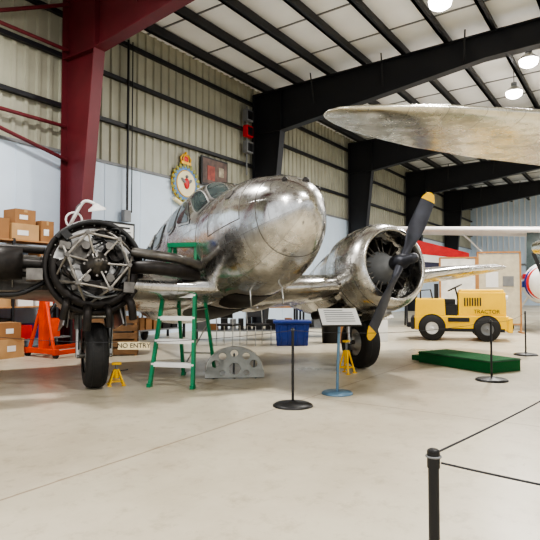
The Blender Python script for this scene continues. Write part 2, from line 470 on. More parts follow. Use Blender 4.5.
ST = [(0.60, .635, 2.38, 1.00, 1.72), (0.45, .65, 2.45, .98, 1.72), (0.25, .66, 2.62, .96, 1.72), (0.05, .665, 2.75, .95, 1.73), (-.25, .67, 2.81, .94, 1.74),
    (-1.0, .67, 2.84, .94, 1.75), (-2.2, .66, 2.82, .97, 1.77), (-3.4, .60, 2.72, 1.08, 1.8), (-4.6, .48, 2.55, 1.26, 1.84),
    (-5.8, .32, 2.34, 1.50, 1.88), (-6.8, .17, 2.16, 1.70, 1.9), (-7.1, .08, 2.04, 1.80, 1.91)]
def cr(p0, p1, p2, p3, t): return 0.5 * ((2 * p1) + (-p0 + p2) * t + (2 * p0 - 5 * p1 + 4 * p2 - p3) * t * t + (-p0 + 3 * p1 - 3 * p2 + p3) * t ** 3)
NT = 2.53
def station0(x):
    if x >= 0.6:
        t = min((x - 0.6) / (NT - 0.6), 0.99995)
        s = (1 - t ** 2.4) ** 0.55
        zt = 1.80
        return (.635 * s, zt + (2.38 - zt) * s, zt - (zt - 1.0) * s, 1.72 + .06 * t)
    for i in range(len(ST) - 1):
        if ST[i][0] >= x >= ST[i + 1][0]:
            t = (ST[i][0] - x) / (ST[i][0] - ST[i + 1][0])
            g = lambda k: ST[min(max(k, 0), len(ST) - 1)]
            return tuple((g(i)[c] * (1 - t) + g(i + 1)[c] * t) * .4 + .6 * cr(g(i - 1)[c], g(i)[c], g(i + 1)[c], g(i + 2)[c], t) for c in range(1, 5))
    return ST[-1][1:]
def station(x):
    w, tp, bt, zc = station0(x)
    f = lambda z: 1.0 + (z - 1.0) * 1.10 + .03
    return w * 1.13, f(tp), f(bt), f(zc)
def hull(x, deg, off=0.0):
    w, tp, bt, zc = station(x)
    a = math.radians(deg); c = math.cos(a); s_ = math.sin(a)
    e = 2 / 2.25
    y = (w + off) * math.copysign(abs(s_) ** e, s_)
    z = zc + ((tp - zc + off) if c > 0 else (zc - bt + off)) * math.copysign(abs(c) ** e, c)
    return V((x, y, z))
mb = MB()
xs = [NT - (NT - .6) * (1 - math.cos(pi / 2 * i / 24)) for i in range(25)]
x = 0.6
while x > -7.1: x -= 0.09; xs.append(max(x, -7.1))
mb.loft([[hull(x, 360 * j / 56) for j in range(56)] for x in xs], M_fus)
mb.build('fuselage', AIR, FM)

def patch(mb, q, m, off, n=10, grow=0.0, rnd=.35):
    vs = []
    for i in range(n + 1):
        for j in range(n + 1):
            u = -1 + 2 * i / n; v = -1 + 2 * j / n
            uu = u * (1 - rnd * (v * v) * .5 * abs(u) ** 2); vv = v * (1 - rnd * (u * u) * .5 * abs(v) ** 2)
            uu *= 1 + grow; vv *= 1 + grow
            s_, t = (uu + 1) / 2, (vv + 1) / 2
            x = (q[0][0] * (1 - s_) + q[1][0] * s_) * (1 - t) + (q[3][0] * (1 - s_) + q[2][0] * s_) * t
            a = (q[0][1] * (1 - s_) + q[1][1] * s_) * (1 - t) + (q[3][1] * (1 - s_) + q[2][1] * s_) * t
            vs.append(hull(x, a, off))
    fs = [(i * (n + 1) + j, i * (n + 1) + j + 1, (i + 1) * (n + 1) + j + 1, (i + 1) * (n + 1) + j) for i in range(n) for j in range(n)]
    mb.add(vs, fs, m, True)
mb = MB()
for sg in (-1, 1):
    wins = [((.56, sg * 30), (.56, sg * 5), (.10, sg * 5), (.10, sg * 26)),
            ((.50, sg * 58), (.56, sg * 36), (.10, sg * 32), (.00, sg * 47)),
            ((.34, sg * 70), (-.30, sg * 70), (-.30, sg * 46), (-.04, sg * 50)),
            ((-.42, sg * 70), (-.90, sg * 70), (-.84, sg * 46), (-.42, sg * 46))]
    for k in range(4):
        x0 = -1.3 - k * .74
        wins.append(((x0, sg * 73), (x0 - .48, sg * 73), (x0 - .48, sg * 51), (x0, sg * 51)))
    for q in wins:
        patch(mb, q, M_alu, .012, grow=.16)
        patch(mb, q, M_glass, .020)
mb.build('cockpit_and_cabin_windows', AIR, FM, recalc=False)

mb = MB()
for (x, a, r) in ((2.33, 15, .05), (2.27, 50, .035), (2.30, -25, .04)):
    mb.sph(hull(x, a), r, M_dark, sc=(.5, 1, 1), seg=10)
def hline(pts, r=.004, m=M_alud):
    mb.tube([hull(x, a, .002) for x, a in pts], r, m, 6)
for sg in (1, -1):
    hline([(1.85 - .75 * i / 8, sg * 28) for i in range(9)])
    hline([(1.85 - .75 * i / 8, sg * 92) for i in range(9)])
hline([(1.85, -28 - 64 * i / 12) for i in range(13)]); hline([(1.10, -28 - 64 * i / 12) for i in range(13)])
hline([(1.85, 28 + 64 * i / 12) for i in range(13)]); hline([(1.10, 28 + 64 * i / 12) for i in range(13)])
hline([(2.10, 360 * i / 40) for i in range(41)], .004)
hline([(0.62, 40 + 280 * i / 40) for i in range(41)], .004)
patch(mb, ((1.62, -62), (1.45, -62), (1.45, -50), (1.62, -50)), M_alud, .008)
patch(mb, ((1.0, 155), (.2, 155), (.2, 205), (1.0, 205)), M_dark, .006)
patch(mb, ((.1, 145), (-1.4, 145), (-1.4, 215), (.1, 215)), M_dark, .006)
for x, y in ((1.35, .18), (1.2, -.2)):
    w = station(x)
    mb.tube([(x, y, w[2] + .03), (x, y, w[2] - .2), (x + .2, y, w[2] - .22)], .012, M_alu, 8)
mb.loft([[V((-.9, 0, 3.02)) + V((dx, dy, 0)) for dx, dy in ((.12, 0), (0, .015), (-.12, 0), (0, -.015))],
         [V((-1.0, 0, 3.25)) + V((dx, dy, 0)) for dx, dy in ((.05, 0), (0, .01), (-.05, 0), (0, -.01))]], M_black)
mb.build('nose_fittings', AIR, FM, recalc=False)

def airfoil(n=14, t=.15):
    up = []; lo = []
    for i in range(n + 1):
        x = 0.5 * (1 - math.cos(pi * i / n))
        yt = 5 * t * (.2969 * math.sqrt(x) - .126 * x - .3516 * x * x + .2843 * x ** 3 - .1015 * x ** 4)
        cam = .08 * x * (1 - x)
        up.append((x, yt + cam)); lo.append((x, -yt * .8 + cam))
    return up + list(reversed(lo[1:-1]))
def wing(mb, secs, m, caps=True):
    rings = []
    for (y, xle, c, z, t) in secs:
        rings.append([V((xle - c * px, y, z + c * pz)) for px, pz in airfoil(14, t)])
    mb.loft(rings, m, caps, caps)
mb = MB()
wing(mb, [(YL, .60, 2.55, 1.28, .17), (-1.0, .72, 2.75, 1.22, .18), (0, .72, 2.8, 1.2, .18), (1.0, .72, 2.75, 1.22, .18), (YR, .60, 2.55, 1.28, .17)], M_wing)
wing(mb, [(YR, .55, 2.5, 1.32, .17), (3.0, .42, 2.2, 1.44, .15), (4.3, .28, 1.85, 1.60, .13), (5.5, .18, 1.6, 1.70, .11), (5.8, .0, 1.2, 1.72, .09), (5.9, -.25, .7, 1.73, .06)], M_wing)
for sg in (-1, 1):
    mb.sph((-.5, sg * .68, 1.27), .35, M_wing, sc=(3.2, .75, .7), seg=20)
mb.build('wing_center_section', AIR, FM)

mb = MB()
wing(mb, [(YL, .10, 2.05, 1.36, .22), (-3.2, .0, 1.8, 1.44, .21), (-4.6, -.1, 1.5, 1.56, .20), (-5.6, -.2, 1.2, 1.64, .18)], M_alud)
mb.bb(.02, .10, -5.3, -2.5, 1.26, 1.70, M_alud)
for i in range(9):
    y = -2.62 - i * .34
    pts2 = [(.05, 1.26 + .03 * i), (.34, 1.32 + .03 * i), (.46, 1.46 + .02 * i), (.38, 1.62 + .02 * i), (.05, 1.74)]
    mb.prism(pts2, lambda xx, zz, d, y=y: V((xx, y + d, zz)), .012, M_alu if i % 2 else M_alud)
for z, xx, r in ((1.70, .38, .045), (1.50, .46, .06), (1.38, .42, .035)):
    mb.hose([(xx, -2.4, z), (xx + .03, -3, z + .03), (xx - .02, -4.2, z + .06), (xx - .1, -5.2, z + .1)], r, M_dark, 10)
mb.lathe((.50, -2.85, 1.52), (0, -1, 0), [(0, 0.02), (0, .19), (.5, .21), (.52, .14), (.95, .15), (.97, .02)], M_dark, seg=20)
mb.lathe((.50, -3.9, 1.58), (0, -1, 0), [(0, 0.02), (0, .20), (.06, .22), (.5, .21), (.52, .02)], M_alud, seg=20)
mb.box((.55, -2.72, 1.38), (.12, .18, .14), M_alud); mb.box((.5, -3.45, 1.74), (.16, .3, .08), M_grey)
mb.hose([(.5, -2.6, 1.3), (.62, -2.9, 1.14), (.5, -3.3, 1.18), (.5, -3.7, 1.35)], .03, M_black, 8)
mb.hose([(.45, -3.2, 1.3), (.62, -3.6, 1.12), (.55, -4.2, 1.2), (.4, -4.6, 1.40)], .022, M_grey, 8)
mb.build('stripped_outer_wing', AIR, FM)

def nacelle(y0, m, name, k=1.0):
    mb = MB()
    rings = []
    for (x, r, zc, ky, kz) in ((.62, .53, 1.47, 1, 1), (.3, .56, 1.46, 1, 1.02), (-.2, .55, 1.43, .95, 1.0), (-.8, .48, 1.38, .9, .9), (-1.4, .37, 1.34, .8, .8), (-2.0, .2, 1.33, .7, .6), (-2.3, .05, 1.33, .6, .5)):
        r *= k
        rings.append([V((x, y0 + r * ky * math.sin(2 * pi * j / 32), zc + r * kz * math.cos(2 * pi * j / 32))) for j in range(32)])
    mb.loft(rings, m)
    for sg in (-1, 1):
        mb.box((.05, y0 + sg * .33, .93), (.85, .02, .32), m, rot=R3('X', sg * 12))
    mb.bb(-.35, .45, y0 - .28, y0 + .28, .93, 1.05, M_dark)
    return mb.build(name, AIR, FM)
nacelle(YR, M_nacR, 'nacelle', 1.04); nacelle(YL, M_nacL, 'nacelle_stripped', .94)

EZ = 1.48
def radial_engine(mb, x0, y0, n=9, rcyl=.11, R0=.17, R1=.46, m=M_dark, mc=M_grey):
    mb.lathe((x0, y0, EZ), (1, 0, 0), [(-.2, .2), (-.1, .26), (.12, .26), (.2, .2), (.32, .15), (.42, .09), (.44, .01)], mc, seg=28)
    for i in range(n):
        t = 2 * pi * i / n
        d = V((0, math.sin(t), math.cos(t))); c = V((x0, y0, EZ))
        mb.cyl(c + d * R0, c + d * R1, rcyl * .72, m, seg=14)
        k = R0 + .05
        while k < R1 - .04:
            mb.cyl(c + d * k, c + d * (k + .008), rcyl, m, seg=16); k += .02
        mb.cyl(c + d * (R1 - .03), c + d * (R1 + .03), rcyl * .95, m, rcyl * .7, seg=14)
        for s_ in (-1, 1):
            t2 = t + s_ * .13
            d2 = V((0, math.sin(t2), math.cos(t2)))
            mb.cyl(c + V((.16, 0, 0)) + d2 * .2, c + V((.1, 0, 0)) + d2 * R1, .012, M_alud, seg=8)
            mb.sph(c + V((.07, 0, 0)) + d2 * (R1 + .01), .04, m, seg=8)
mb = MB()
K = 1.09
prof = [(.26, .575), (.28, .60), (.6, .625), (.85, .62), (1.0, .598), (1.1, .562), (1.165, .515), (1.18, .487), (1.165, .465), (1.1, .458), (.9, .48), (.28, .56)]
prof = [(d + .04, r * K) for d, r in prof]
mb.lathe((0, YR, EZ), (1, 0, 0), prof, M_nacR, seg=56)
mb.torus((.64, YR, EZ), (1, 0, 0), .624 * K, .008, M_alud, 56, 6)
mb.torus((1.02, YR, EZ), (1, 0, 0), .60 * K, .006, M_alud, 56, 6)
for i in range(5):
    t = 2 * pi * (i + .5) / 5
    mb.sph((.66, YR + .67 * math.sin(t), EZ + .67 * math.cos(t)), .03, M_alud, sc=(2, 1, 1), seg=8)
mb.hose([(.25, YR - .42, .98), (0, YR - .5, .91), (-.35, YR - .55, .90)], .07, M_dark, 12)
mb.hose([(.2, YR + .36, 1.0), (0, YR + .44, .93), (-.35, YR + .48, .91)], .07, M_dark, 12)
mb.box((.62, YR, EZ - .70), (.5, .26, .14), M_nacR, taper=(.9, .8))
mb.build('engine_cowling', AIR, FM)
mb = MB(); radial_engine(mb, .76, YR); mb.cyl((.5, YR, EZ), (.52, YR, EZ), .5, M_black, seg=30)
mb.build('radial_engine', AIR, FM)

M_blade = mat('propeller_grey', (66, 68, 76), .42, .6, var=.25, scale=5)
mb = MB()
hub = V((1.36, YR, EZ))
mb.lathe(hub - V((.18, 0, 0)), (1, 0, 0), [(0, .08), (.02, .11), (.22, .11), (.26, .09), (.30, .075), (.46, .07), (.5, .05), (.52, .005)], M_blade, seg=24)
ang = math.radians(33)
for sg in (1, -1):
    d = V((0, math.sin(ang), math.cos(ang))) * sg
    cdir = V((0, math.cos(ang), -math.sin(ang))) * sg
    rings = []
    for r, c, th, tw in ((.06, .12, .12, 50), (.18, .13, .12, 48), (.26, .13, .10, 46), (.36, .17, .07, 42), (.5, .225, .045, 36), (.7, .25, .032, 30), (.9, .24, .024, 25), (1.15, .22, .018, 22), (1.22, .18, .014, 20), (1.29, .11, .01, 19), (1.31, .03, .006, 19)):
        tw = math.radians(tw)
        ch = cdir * math.cos(tw) + V((1, 0, 0)) * math.sin(tw); nn = d.cross(ch).normalized()
        rings.append([hub + d * r + ch * (c / 2 * math.cos(2 * pi * k / 16)) + nn * (th / 2 * math.sin(2 * pi * k / 16)) for k in range(16)])
    mb.loft(rings[:8], M_blade, True, False); mb.loft(rings[7:], M_yel, False, True)
mb.cyl(hub - V((.5, 0, 0)), hub - V((.1, 0, 0)), .06, M_grey)
mb.build('propeller', AIR, FM)

# bare engine mount (picture left): firewall, tubular truss, accessories, hoses; no cylinders
mb = MB()
y0 = YL
def P(x, r, deg):
    t = math.radians(deg); return V((x, y0 + r * math.sin(t), EZ + r * math.cos(t)))
M_fw = mat('stained_firewall', (46, 38, 34), .6, .3, var=.5, scale=7)
mb.cyl((.50, y0, EZ), (.58, y0, EZ), .58, M_fw, seg=40)
mb.torus((.58, y0, EZ), (1, 0, 0), .57, .04, M_dark, 44, 8)
for k in range(24): mb.sph(P(.60, .53, k * 15), .012, M_alu, seg=6)
mb.cyl(P(.58, .25, 315), P(.80, .25, 315), .12, M_alud, seg=20)
mb.cyl(P(.58, .28, 60), P(.76, .28, 60), .10, M_dark, seg=18)
mb.box(P(.66, .28, 180), (.16, .28, .16), M_dark); mb.box(P(.64, .34, 110), (.12, .14, .2), M_grey)
mb.box(P(.65, .36, 245), (.14, .16, .16), M_alud); mb.box(P(.63, .42, 15), (.1, .2, .1), M_dark)
mb.lathe((.58, y0, EZ), (1, 0, 0), [(0, .18), (.16, .17), (.2, .13), (.30, .12), (.32, .07), (.38, .06), (.39, .01)], M_alud, seg=24)
for k in range(8): mb.cyl(P(.78, .145, k * 45), P(.81, .145, k * 45), .014, M_chrome, seg=8)
for k, dd in enumerate((35, 145, 215, 325)):
    mb.cyl(P(.7, .2, dd), P(.9, .24, dd), .045, M_dark, seg=12); mb.cyl(P(.9, .24, dd), P(.93, .24, dd), .05, M_alud, seg=12)
lugs = [P(.62, .50, d) for d in (12, 70, 128, 192, 250, 308)]
ringp = [P(.98, .36, d) for d in (42, 98, 160, 222, 280, 340)]
for i in range(6):
    mb.cyl(lugs[i], ringp[i], .015, M_mtube, seg=10)
    mb.cyl(lugs[(i + 1) % 6], ringp[i], .015, M_mtube, seg=10)
    mb.box(ringp[i], (.05, .05, .05), M_alud, rot=R3('X', i * 60)); mb.box(lugs[i], (.05, .06, .06), M_alud, rot=R3('X', i * 60))
    mb.cyl(ringp[i], ringp[(i + 1) % 6], .014, M_mtube, seg=10)
for i, j in ((0, 3), (1, 4), (2, 5)):
    mb.cyl(ringp[i], P(.88, .12, (42, 98, 160)[i]), .013, M_chrome, seg=8)
    mb.cyl(ringp[j], P(.88, .12, (222, 280, 340)[j - 3]), .013, M_chrome, seg=8)
mb.torus((.66, y0, EZ), (1, 0, 0), .48, .06, M_dark, 30, 10, a0=pi * .95, a1=pi * 1.95)
mb.torus((.70, y0, EZ), (1, 0, 0), .55, .035, M_black, 30, 8, a0=pi * .1, a1=pi * .8)
RND.seed(11)
for i in range(22):
    d1 = RND.uniform(0, 360); d2 = d1 + RND.uniform(40, 100)
    mb.hose([P(.60, RND.uniform(.2, .5), d1), P(RND.uniform(.72, .92), RND.uniform(.25, .5), (d1 + d2) / 2), P(.60, RND.uniform(.25, .52), d2)], RND.choice([.009, .012, .018, .024]), RND.choice([M_black, M_dark, M_dark, M_black, M_redp if i == 4 else M_grey]), 7)
for i in range(10):
    mb.box(P(RND.uniform(.62, .74), RND.uniform(.25, .5), RND.uniform(0, 360)), (RND.uniform(.06, .14), RND.uniform(.06, .14), RND.uniform(.06, .14)), RND.choice([M_dark, M_alud, M_black]), rot=R3('X', RND.uniform(0, 90)))
for (dy, dz, L_, r) in ((-.32, -.42, .24, .045), (-.1, -.5, .3, .05), (.12, -.50, .26, .04), (.36, -.40, .28, .05)):
    mb.hose([(.62, y0 + dy, EZ + dz), (.80, y0 + dy * 1.1, EZ + dz - L_ * .3), (.74, y0 + dy * 1.2, EZ + dz - L_)], r, M_dark, 10)
mb.hose([(.7, y0 + .45, EZ + .18), (.8, y0 + .7, EZ + .12), (.8, y0 + 1.0, EZ + .08), (.6, y0 + 1.40, EZ + .02)], .065, M_alud, 12)
mb.hose([(.7, y0 + .45, EZ - .02), (.85, y0 + .68, EZ - .05), (.8, y0 + 1.0, EZ - .08), (.6, y0 + 1.30, EZ - .1)], .085, M_dark, 12)
mb.build('bare_engine_mount', AIR, FM)

def gear(y0, name):
    mb = MB()
    prof = [(-.13, .22), (-.135, .30), (-.13, .37), (-.10, .405), (-.05, .42), (.05, .42), (.10, .405), (.13, .37), (.135, .30), (.13, .22)]
    mb.lathe((0.02, y0, .42), (0, 1, 0), prof, M_rubber, seg=44)
    for k in (-.06, -.02, .02, .06):
        mb.torus((0.02, y0 + k, .42), (0, 1, 0), .416, .004, M_black, 44, 5)
    mb.lathe((0.02, y0, .42), (0, 1, 0), [(-.12, .02), (-.12, .08), (-.08, .12), (-.06, .2), (-.115, .225), (.115, .225), (.06, .2), (.08, .12), (.12, .08), (.12, .02)], M_alu, seg=28)
    mb.cyl((0.02, y0 - .22, .42), (0.02, y0 + .22, .42), .035, M_alud)
    for sg in (-1, 1):
        mb.cyl((0.02, y0 + sg * .2, .40), (-.02, y0 + sg * .2, .78), .035, M_alu)
        mb.cyl((-.02, y0 + sg * .2, .76), (-.05, y0 + sg * .2, 1.25), .05, M_grey)
        mb.cyl((0.0, y0 + sg * .2, .55), (-.75, y0 + sg * .17, 1.2), .02, M_alud, seg=8)
        mb.tube([(.05, y0 + sg * .2, .5), (.09, y0 + sg * .2, .8), (.05, y0 + sg * .2, 1.1)], .01, M_black, 6)
    mb.cyl((-.03, y0 - .2, .92), (-.03, y0 + .2, .92), .03, M_alu)
    mb.cyl((-.05, y0 - .24, 1.12), (-.05, y0 + .24, 1.12), .04, M_grey)
    mb.box((-.02, y0 - .34, .98), (.6, .015, .36), M_alud, rot=R3('X', -6))
    mb.box((-.02, y0 + .34, .98), (.6, .015, .36), M_alud, rot=R3('X', 6))
    mb.build(name, AIR)
gear(2.16, 'main_landing_gear'); gear(-1.98, 'main_landing_gear_stripped')
mb = MB()
mb.lathe((-6.3, 0, .17), (0, 1, 0), [(-.06, .06), (-.07, .13), (-.04, .17), (.04, .17), (.07, .13), (.06, .06)], M_rubber, seg=24)
for sg in (-1, 1): mb.cyl((-6.3, sg * .09, .17), (-6.15, sg * .06, .85), .025, M_alu)
mb.cyl((-6.3, -.1, .17), (-6.3, .1, .17), .03, M_alu)
mb.build('tail_wheel', AIR)

def jack(x, y, h, rot=20):
    e = MB()
    for i in range(4):
        t = pi / 4 + i * pi / 2
        e.cyl((.13 * math.cos(t), .13 * math.sin(t), 0.01), (.035 * math.cos(t), .035 * math.sin(t), h * .68), .014, M_yel, seg=8)
        t2 = t + pi / 2
        e.cyl((.10 * math.cos(t), .10 * math.sin(t), h * .18), (.10 * math.cos(t2), .10 * math.sin(t2), h * .18), .01, M_yel, seg=6)
        e.box((.13 * math.cos(t), .13 * math.sin(t), .006), (.05, .05, .012), M_yel)
    e.cyl((0, 0, h * .3), (0, 0, h * .7), .035, M_yel); e.cyl((0, 0, h * .5), (0, 0, h - .02), .018, M_grey)
    e.box((0, 0, h - .015), (.12, .06, .03), M_yel)
    e.cyl((.03, 0, h * .6), (.15, 0, h * .66), .008, M_black, seg=6)
    e.build('jack_stand', M=T(x, y) @ Rz(rot))
jack(-2.05, 7.25, .30); jack(1.16, 8.25, .5, 50)

def ladder(x, y, rot):
    mb = MB(); H = 1.86
    fl = lambda s, z: V((s * (.30 - .11 * z / H), -.0 + .38 * z / H, z))
    bk = lambda s, z: V((s * (.25 - .08 * z / H), 1.0 - .52 * z / H, z))
    for s in (-1, 1):
        for fnc, w in ((fl, .06), (bk, .045)):
            p, q = fnc(s, 0.0), fnc(s, H)
            r0 = [p + V((sx * .022, sy * w / 2, 0)) for sx, sy in ((-1, -1), (1, -1), (1, 1), (-1, 1))]
            r1 = [q + V((sx * .022, sy * w / 2, 0)) for sx, sy in ((-1, -1), (1, -1), (1, 1), (-1, 1))]
            mb.loft([r0, r1], M_green, smooth=False)
            mb.box(p + V((0, 0, .025)), (.05, w + .03, .05), M_green)
    for i in range(5):
        z = .30 * (i + 1)
        p = fl(0, z); w = 2 * (.30 - .11 * z / H)
        mb.box(p + V((0, .02, 0)), (w, .09, .035), M_white)
        mb.box(p + V((0, -.03, -.015)), (w + .03, .006, .05), M_white)
    for z in (.35, .85, 1.35):
        mb.cyl(bk(-1, z), bk(1, z), .012, M_alu, seg=8)
    mb.cyl(bk(-1, .1), bk(1, .8), .01, M_alu, seg=6)
    mb.box((0, .43, H + .02), (.44, .2, .06), M_green); mb.box((0, .43, H + .052), (.36, .15, .008), M_black)
    for s in (-1, 1):
        mb.cyl(fl(s, 1.0), bk(s, 1.0), .008, M_alu, seg=6)
    mb.build('step_ladder', M=T(x, y) @ Rz(rot), bevel=.003)
ladder(-1.28, 7.02, -14)

def rib_plate(x, y, rot):
    cu = bpy.data.curves.new('fuselage_former', 'CURVE'); cu.dimensions = '2D'; cu.fill_mode = 'BOTH'; cu.extrude = .012
    def spl(pts):
        s = cu.splines.new('POLY'); s.points.add(len(pts) - 1)
        for p, q in zip(s.points, pts): p.co = (q[0], q[1], 0, 1)
        s.use_cyclic_u = True
    out = [(-.42, 0), (.42, 0), (.42, .1)]
    for i in range(21):
        t = pi * i / 20
        out.append((.40 * math.cos(t), .12 + .33 * math.sin(t)))
    out.append((-.42, .1))
    spl(out)
    def circ(cx, cy, r): spl([(cx + r * math.cos(2 * pi * i / 24), cy + r * math.sin(2 * pi * i / 24)) for i in range(24)])
    for i in range(5):
        t = pi * (i + .5) / 5
        circ(.29 * math.cos(t), .13 + .23 * math.sin(t), .055)
    circ(0, .13, .085); circ(-.17, .07, .04); circ(.17, .07, .04)
    cu.materials.append(mat('primer_grey', (140, 142, 138), .55, .4, var=.2))
    o = bpy.data.objects.new('former_plate', cu); bpy.context.scene.collection.objects.link(o)
    e = empty('fuselage_former', T(x, y) @ Rz(rot))
    o.parent = e; o.matrix_basis = T(0, 0, .02) @ Rx(66)
    mb = MB()
    for k in (-.3, 0, .3):
        mb.cyl((k, .03, .02), (k, .42, .02), .02, M_grey, seg=8)
        mb.cyl((k, .42, .02), (k, .20, .34), .014, M_grey, seg=8)
    mb.tube([(-.40, .02, .03)] + [(-.40 * math.cos(pi * i / 12), .02 + (.12 + .33 * math.sin(pi * i / 12)) * .41, .02 + (.12 + .33 * math.sin(pi * i / 12)) * .91) for i in range(13)] + [(.40, .02, .03)], .018, M_alu, 8)
    mb.build('former_frame', e)
rib_plate(-.50, 7.70, 6)

# ------------------------------------------------------------------ stanchions and ropes
def stanchion(x, y, h=.85):
    mb = MB()
    mb.lathe((0, 0, 0), (0, 0, 1), [(0, .22), (.012, .22), (.03, .19), (.04, .06), (.06, .018)], M_black, seg=32)
    mb.cyl((0, 0, 0), (0, 0, .002), .2, M_black, seg=32)
    mb.cyl((0, 0, .03), (0, 0, h - .05), .0145, M_black, seg=16)
    mb.cyl((0, 0, h - .05), (0, 0, h - .005), .017, M_black, seg=16); mb.sph((0, 0, h - .005), .016, M_black, sc=(1, 1, .4), seg=12)
    mb.torus((0, 0, h - .02), (0, 0, 1), .019, .003, M_grey, 16, 6)
    mb.build('rope_stanchion', M=T(x, y))
SP = {'A': (.25, 5.96), 'B': (3.1, 7.6), 'C': (.44, 1.47), 'D': (4.95, 10.5), 'E': (-3.9, 6.2), 'F': (2.6, 4.0), 'G': (1.75, .75)}
for k, (x, y) in SP.items(): stanchion(x, y)
def rope(k1, k2, sag, z=.82):
    p = V((*SP[k1], z)); q = V((*SP[k2], z)); d = (q - p).normalized() * .02
    p += d; q -= d; mb = MB()
    mb.tube([p.lerp(q, i / 24) + V((0, 0, -4 * sag * (i / 24) * (1 - i / 24))) for i in range(25)], .0032, M_rope, 6)
    mb.build('barrier_rope')
rope('E', 'A', .14); rope('A', 'B', .08); rope('B', 'D', .06); rope('C', 'F', .03, .835); rope('C', 'G', .03, .815)
e = empty('no_entry_sign', T(-1.52, 6.06, .645) @ Rz(0))
mb = MB(); mb.box((0, 0, 0), (.36, .008, .085), mat('sign_cream', (222, 206, 166), .6)); mb.build('plate', e)
text('lettering', 'NO ENTRY', .075, M_black, e, T(0, -.006, 0) @ Rx(90))

e = empty('information_lectern', T(.82, 6.64) @ Rz(8))
M_lb = mat('slate_blue_base', (96, 128, 152), .4, .2)
mb = MB()
mb.lathe((0, 0, 0), (0, 0, 1), [(0, .19), (.015, .19), (.03, .17), (.035, .03)], M_lb, seg=32)
mb.cyl((0, 0, 0), (0, 0, .004), .19, M_lb, seg=32)
mb.cyl((0, 0, .03), (.03, 0, .88), .018, M_lb, seg=14)
mb.box((.03, .0, .90), (.14, .1, .02), M_lb, rot=R3('X', 38))
mb.box((.03, 0, .93), (.5, .32, .015), M_black, rot=R3('X', 38))
mb.box((.03, -.006, .940), (.48, .30, .006), M_white, rot=R3('X', 38))
for k in range(6):
    t = .11 - k * .04
    mb.box((.03 + (.0 if k else -.06), t * .788 - .009, .945 + t * .616), (.36 - (k == 0) * .12, .010, .002), M_grey, rot=R3('X', 38))
mb.build('stand', e)

mb = MB()
mb.bb(0, 1.5, 0, .70, .0, .19, M_gcarp); mb.bb(-.012, 1.512, -.012, .712, .165, .178, mat('green_trim', (8, 58, 30), .7))
mb.bb(-.3, 0, .12, .58, 0, .09, M_gcarp)
mb.build('carpeted_platform', M=T(2.6, 9.5) @ Rz(-61.5), bevel=.01)

# ------------------------------------------------------------------ yellow tow tractor
M_tug = mat('tractor_yellow', (250, 196, 0), 0.4, var=0.08, scale=3)
e = empty('tow_tractor', T(4.83, 13.8) @ Rz(-16))
mb = MB()
mb.box((0, 0, .44), (2.2, 1.05, .36), M_tug)
mb.box((.50, 0, .90), (1.1, .96, .60), M_tug, taper=(.98, .95))
mb.box((.50, 0, 1.23), (1.04, .88, .08), M_tug, taper=(.95, .94))
mb.box((-.72, 0, .82), (.74, 1.05, .44), M_tug, taper=(.94, .96))
mb.box((1.12, 0, .40), (.12, 1.12, .36), M_tug)
mb.box((-1.14, 0, .42), (.1, 1.1, .3), M_black)
mb.build('body', e, bevel=.03)
mb = MB()
for k in range(8): mb.box((1.05, 0, .68 + k * .06), (.03, .62, .024), M_black)
for k in range(7): mb.box((.10 + k * .06, -.475, .96), (.03, .02, .2), M_black)
for sy in (-.38, .38): mb.cyl((1.04, sy, 1.05), (1.09, sy, 1.05), .07, M_white, seg=18)
mb.box((-.3, 0, .72), (.44, .9, .34), M_black)
mb.box((-.32, 0, .96), (.42, .60, .12), M_black); mb.box((-.56, 0, 1.2), (.10, .60, .42), M_black)
mb.cyl((.0, -.1, .9), (-.10, -.1, 1.3), .02, M_black); mb.torus((-.11, -.1, 1.31), (-.5, 0, 1), .18, .018, M_black, 24, 8)
for sy in (-.5, .5):
    mb.tube([(-.95, sy * .9, 1.0), (-.95, sy * .9, 1.24), (-.7, sy * .9, 1.26), (-.65, sy * .9, 1.0)], .018, M_black, 8)
for (x, r) in ((-.68, .31), (.60, .30)):
    for sy in (-1, 1):
        c = (x, sy * .50, r)
        mb.cyl((x, sy * .40, r + .02), (x, sy * .535, r + .02), r + .015, M_black, seg=28)
        mb.lathe(c, (0, sy, 0), [(-.1, r * .6), (-.1, r * .95), (-.06, r), (.08, r), (.1, r * .93), (.11, r * .50)], M_rubber, seg=28)
        mb.lathe(c, (0, sy, 0), [(-.1, .01), (-.1, r * .5), (.1, r * .5), (.06, r * .42), (.07, r * .2), (.1, .01)], M_grey if x > 0 else M_white, seg=24)
mb.box((-1.22, 0, .35), (.12, .2, .12), M_black); mb.box((0.0, -.53, .27), (2.0, .012, .08), M_black); mb.box((-.05, -.53, .52), (.5, .02, .1), M_black)
mb.build('running_gear', e)
text('lettering', 'TRACTOR', .13, M_black, e, T(.60, -.505, .72) @ Rx(90))

